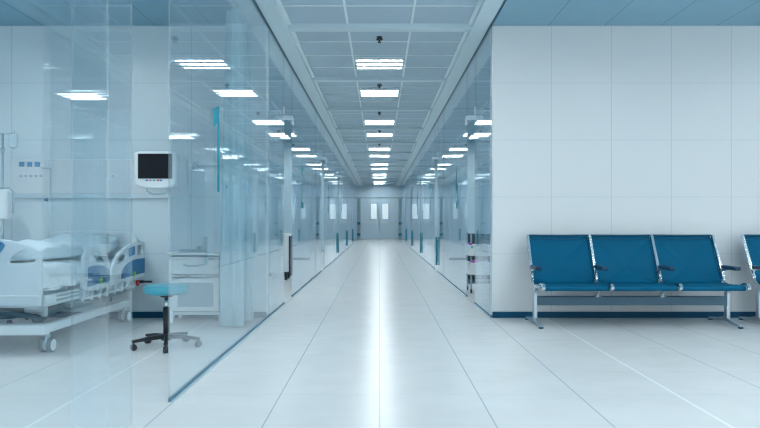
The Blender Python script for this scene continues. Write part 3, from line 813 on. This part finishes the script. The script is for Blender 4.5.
# ------------------------------------------------------------------ privacy curtain gathered by the cross wall
cu = MB(); NP = 150; ZL = [.03, .3, .8, 1.4, 2.0, 2.6, 3.0, 3.11]; cols = []
for i in range(NP + 1):
    t = i / NP; ph = t * 2 * PI * 8.5
    col = []
    for z in ZL:
        k = z / 3.12
        amp = (.085 + .030 * math.sin(t * 9 + 1)) * (1 - .35 * k)
        col.append(cu.bm.verts.new((-1.435 + amp * math.sin(ph) + .012 * math.sin(ph * 2.3 + z), 6.28 + .66 * t + .022 * math.sin(ph * 2) + .01 * math.sin(z * 2 + t * 12), z)))
    cols.append(col)
for a, b in zip(cols, cols[1:]):
    for j in range(len(ZL) - 1): cu.bm.faces.new((a[j], b[j], b[j + 1], a[j + 1])).smooth = True
co_ = cu.build('curtain', M['curtain']); sd = co_.modifiers.new('thickness', 'SOLIDIFY'); sd.thickness = .004
tag(co_, 'pale blue floor-length privacy curtain gathered in pleats beside the bedside cabinet', 'curtain')
ct_ = MB().box(-1.452, -1.422, YB, 7.05, 3.165, ZR - .001, .003)
ct_.box(-1.446, -1.428, YB, 7.05, 3.155, 3.166)
cto = ct_.build('curtain_track', M['alu'])
for i in range(9):
    y = 6.30 + .66 * (i + .3) / 9
    MB().tube([(-1.437, y, 3.156), (-1.437, y + .006, 3.135), (-1.437, y, 3.111)], .004, 6).build('curtain_hook', M['steel'], cto)
tag(cto, 'thin metal curtain track on the left room ceiling beside the glass wall', 'curtain track')

# ------------------------------------------------------------------ infusion stand
IX, IY = -3.93, 6.78
iv = thing('infusion_stand', (IX, IY, 0), 'metal infusion stand at the left edge of the photo behind the bed', 'drip stand')
MB().cyl((IX, IY, .06), (IX, IY, 1.97), .012).build('pole', M['steel'], iv)
MB().tube([(IX - .12, IY, 2.0), (IX - .12, IY, 1.97), (IX, IY, 1.965), (IX + .12, IY, 1.97), (IX + .12, IY, 2.0)], .006).build('hook', M['steel'], iv)
MB().cyl((IX, IY, 1.78), (IX, IY, 1.82), .02).build('collar', M['grey'], iv)
for k in range(4):
    a = math.radians(45 + 90 * k)
    l = MB().ribbon([(IX, IY, .075), (IX + .24 * math.cos(a), IY + .24 * math.sin(a), .06)], .03, .02, ax=(-math.sin(a), math.cos(a), 0)).build('leg', M['steel'], iv)
    MB().cyl((IX + .235 * math.cos(a), IY + .235 * math.sin(a) - .01, .025), (IX + .235 * math.cos(a), IY + .235 * math.sin(a) + .01, .025), .025).build('castor', M['black'], l)
bg = MB().box(IX + .075, IX + .155, IY - .025, IY + .01, 1.82, 1.965, .012).cyl((IX + .115, IY, 1.80), (IX + .115, IY, 1.82), .008).box(IX + .09, IX + .14, IY - .03, IY - .02, 1.90, 1.915, m=None)
tag(bg.build('fluid_bag', M['bag']), 'small pale fluid bag hanging from the infusion stand hook', 'drip bag')
ip = thing('infusion_pump', (IX + .03, IY - .1, 1.07), 'white infusion pump clamped to the stand at the left edge', 'pump')
MB().box(IX - .10, IX + .125, IY - .15, IY - .03, 1.075, 1.375, .022, 3).build('housing', M['white'], ip)
MB().tube([(IX - .07, IY - .09, 1.37), (IX - .05, IY - .09, 1.395), (IX + .12, IY - .09, 1.395), (IX + .155, IY - .09, 1.36), (IX + .16, IY - .09, 1.20), (IX + .155, IY - .09, 1.13)], .010).build('handle', M['grey'], ip)
MB().box(IX - .03, IX + .02, IY - .153, IY - .149, 1.335, 1.352, .001).build('display', M['grey'], ip)
MB().box(IX - .03, IX + .03, IY - .04, IY - .012, 1.19, 1.25, .004).build('pole_clamp', M['grey'], ip)

# ------------------------------------------------------------------ supply trolley seen through the right door opening
TX0, TX1, TY0, TY1 = 1.33, 1.74, 9.50, 9.95
tr = thing('supply_trolley', ((TX0 + TX1) / 2, (TY0 + TY1) / 2, 0), 'dark open supply trolley seen through the gap in the right glass wall', 'trolley')
for (x, y) in ((TX0 + .012, TY0 + .012), (TX1 - .012, TY0 + .012), (TX0 + .012, TY1 - .012), (TX1 - .012, TY1 - .012)):
    MB().box(x - .012, x + .012, y - .012, y + .012, .06, .88).build('post', M['grey'], tr)
    MB().cyl((x - .012, y, .03), (x + .012, y, .03), .03).build('castor', M['black'], tr)
for z in (.17, .27, .545, .87):
    MB().box(TX0, TX1, TY0, TY1, z - .012, z, .003).build('shelf', M['beddark'], tr)
MB().box(TX0 + .0, TX1 - .03, TY1 - .02, TY1 - .01, .10, .86).build('back_panel', M['beddark'], tr)
for i, (z0, z1) in enumerate(((.272, .45), (.547, .71))):
    w = MB().box(TX0 - .03, TX0 + .30, TY0 - .04, TY0 + .36, z0, z1, .012).build('bin', M['white'])
    tag(w, ['white bin with a magenta lid label on the lower trolley shelf', 'white bin with magenta and cyan labels on the upper trolley shelf'][i], 'bin', 'bins on the supply trolley')
    if i == 0: MB().box(TX0 + .01, TX0 + .13, TY0 - .03, TY0 + .05, z1, z1 + .035, .003).build('tag', M['magenta'], w)
    else:
        MB().box(TX0 - .025, TX0 + .02, TY0 - .035, TY0 + .04, z1 - .01, z1 + .03, .003).build('tag', M['magenta'], w)
        MB().box(TX0 + .0, TX0 + .03, TY0 - .044, TY0 - .040, z1 - .05, z1 - .02).build('tag', M['cyan'], w)

# small white cart in the second left room
QX0, QX1, QY0, QY1 = -1.94, -1.60, 11.60, 12.05
ct = thing('medical_cart', ((QX0 + QX1) / 2, (QY0 + QY1) / 2, 0), 'white cart with a dark corner behind the left glass wall', 'cart')
MB().box(QX0, QX1 - .02, QY0, QY1, .15, .79, .008).build('body', M['white'], ct)
MB().box(QX0 - .01, QX1 + .01, QY0 - .01, QY1, .79, .83, .008).build('top', M['white'], ct)
MB().box(QX1 - .02, QX1, QY0, QY1, .06, .79, .003).build('side_panel', M['dark'], ct)
for z in (.34, .56):
    d_ = MB().box(QX0 + .02, QX1 - .05, QY0 - .012, QY0, z, z + .19, .004).build('drawer', M['white'], ct)
    MB().cyl((QX0 + .20, QY0 - .02, z + .11), (QX0 + .20, QY0 - .012, z + .11), .014).build('knob', M['grey'], d_)
for (x, y) in ((QX0 + .05, QY0 + .05), (QX1 - .08, QY0 + .05), (QX0 + .05, QY1 - .05), (QX1 - .08, QY1 - .05)):
    l = MB().box(x - .03, x + .03, y - .02, y + .02, .05, .15, .004).build('leg', M['dark'] if x > -1.8 else M['grey'], ct)
    MB().cyl((x - .02, y, .03), (x + .02, y, .03), .03).build('castor', M['dark'], ct)

# ------------------------------------------------------------------ light and view
w = bpy.data.worlds.new('world'); sc.world = w; w.use_nodes = True
bgn = w.node_tree.nodes['Background']; bgn.inputs[0].default_value = (.88, .96, 1.0, 1); bgn.inputs[1].default_value = .50
sc.view_settings.view_transform = 'Standard'; sc.view_settings.look = 'None'
sc.view_settings.gamma = 1; sc.view_settings.use_curve_mapping = False
sc.view_settings.exposure = 1.2
sc.cycles.use_denoising = True; sc.cycles.pixel_filter_type = 'BLACKMAN_HARRIS'; sc.cycles.filter_width = 1.2
sc.cycles.transparent_max_bounces = 24; sc.cycles.max_bounces = 12; sc.cycles.glossy_bounces = 8; sc.cycles.diffuse_bounces = 5
sc.cycles.sample_clamp_indirect = 5.0; sc.cycles.blur_glossy = 0.5; sc.cycles.seed = 11; sc.cycles.use_light_tree = False
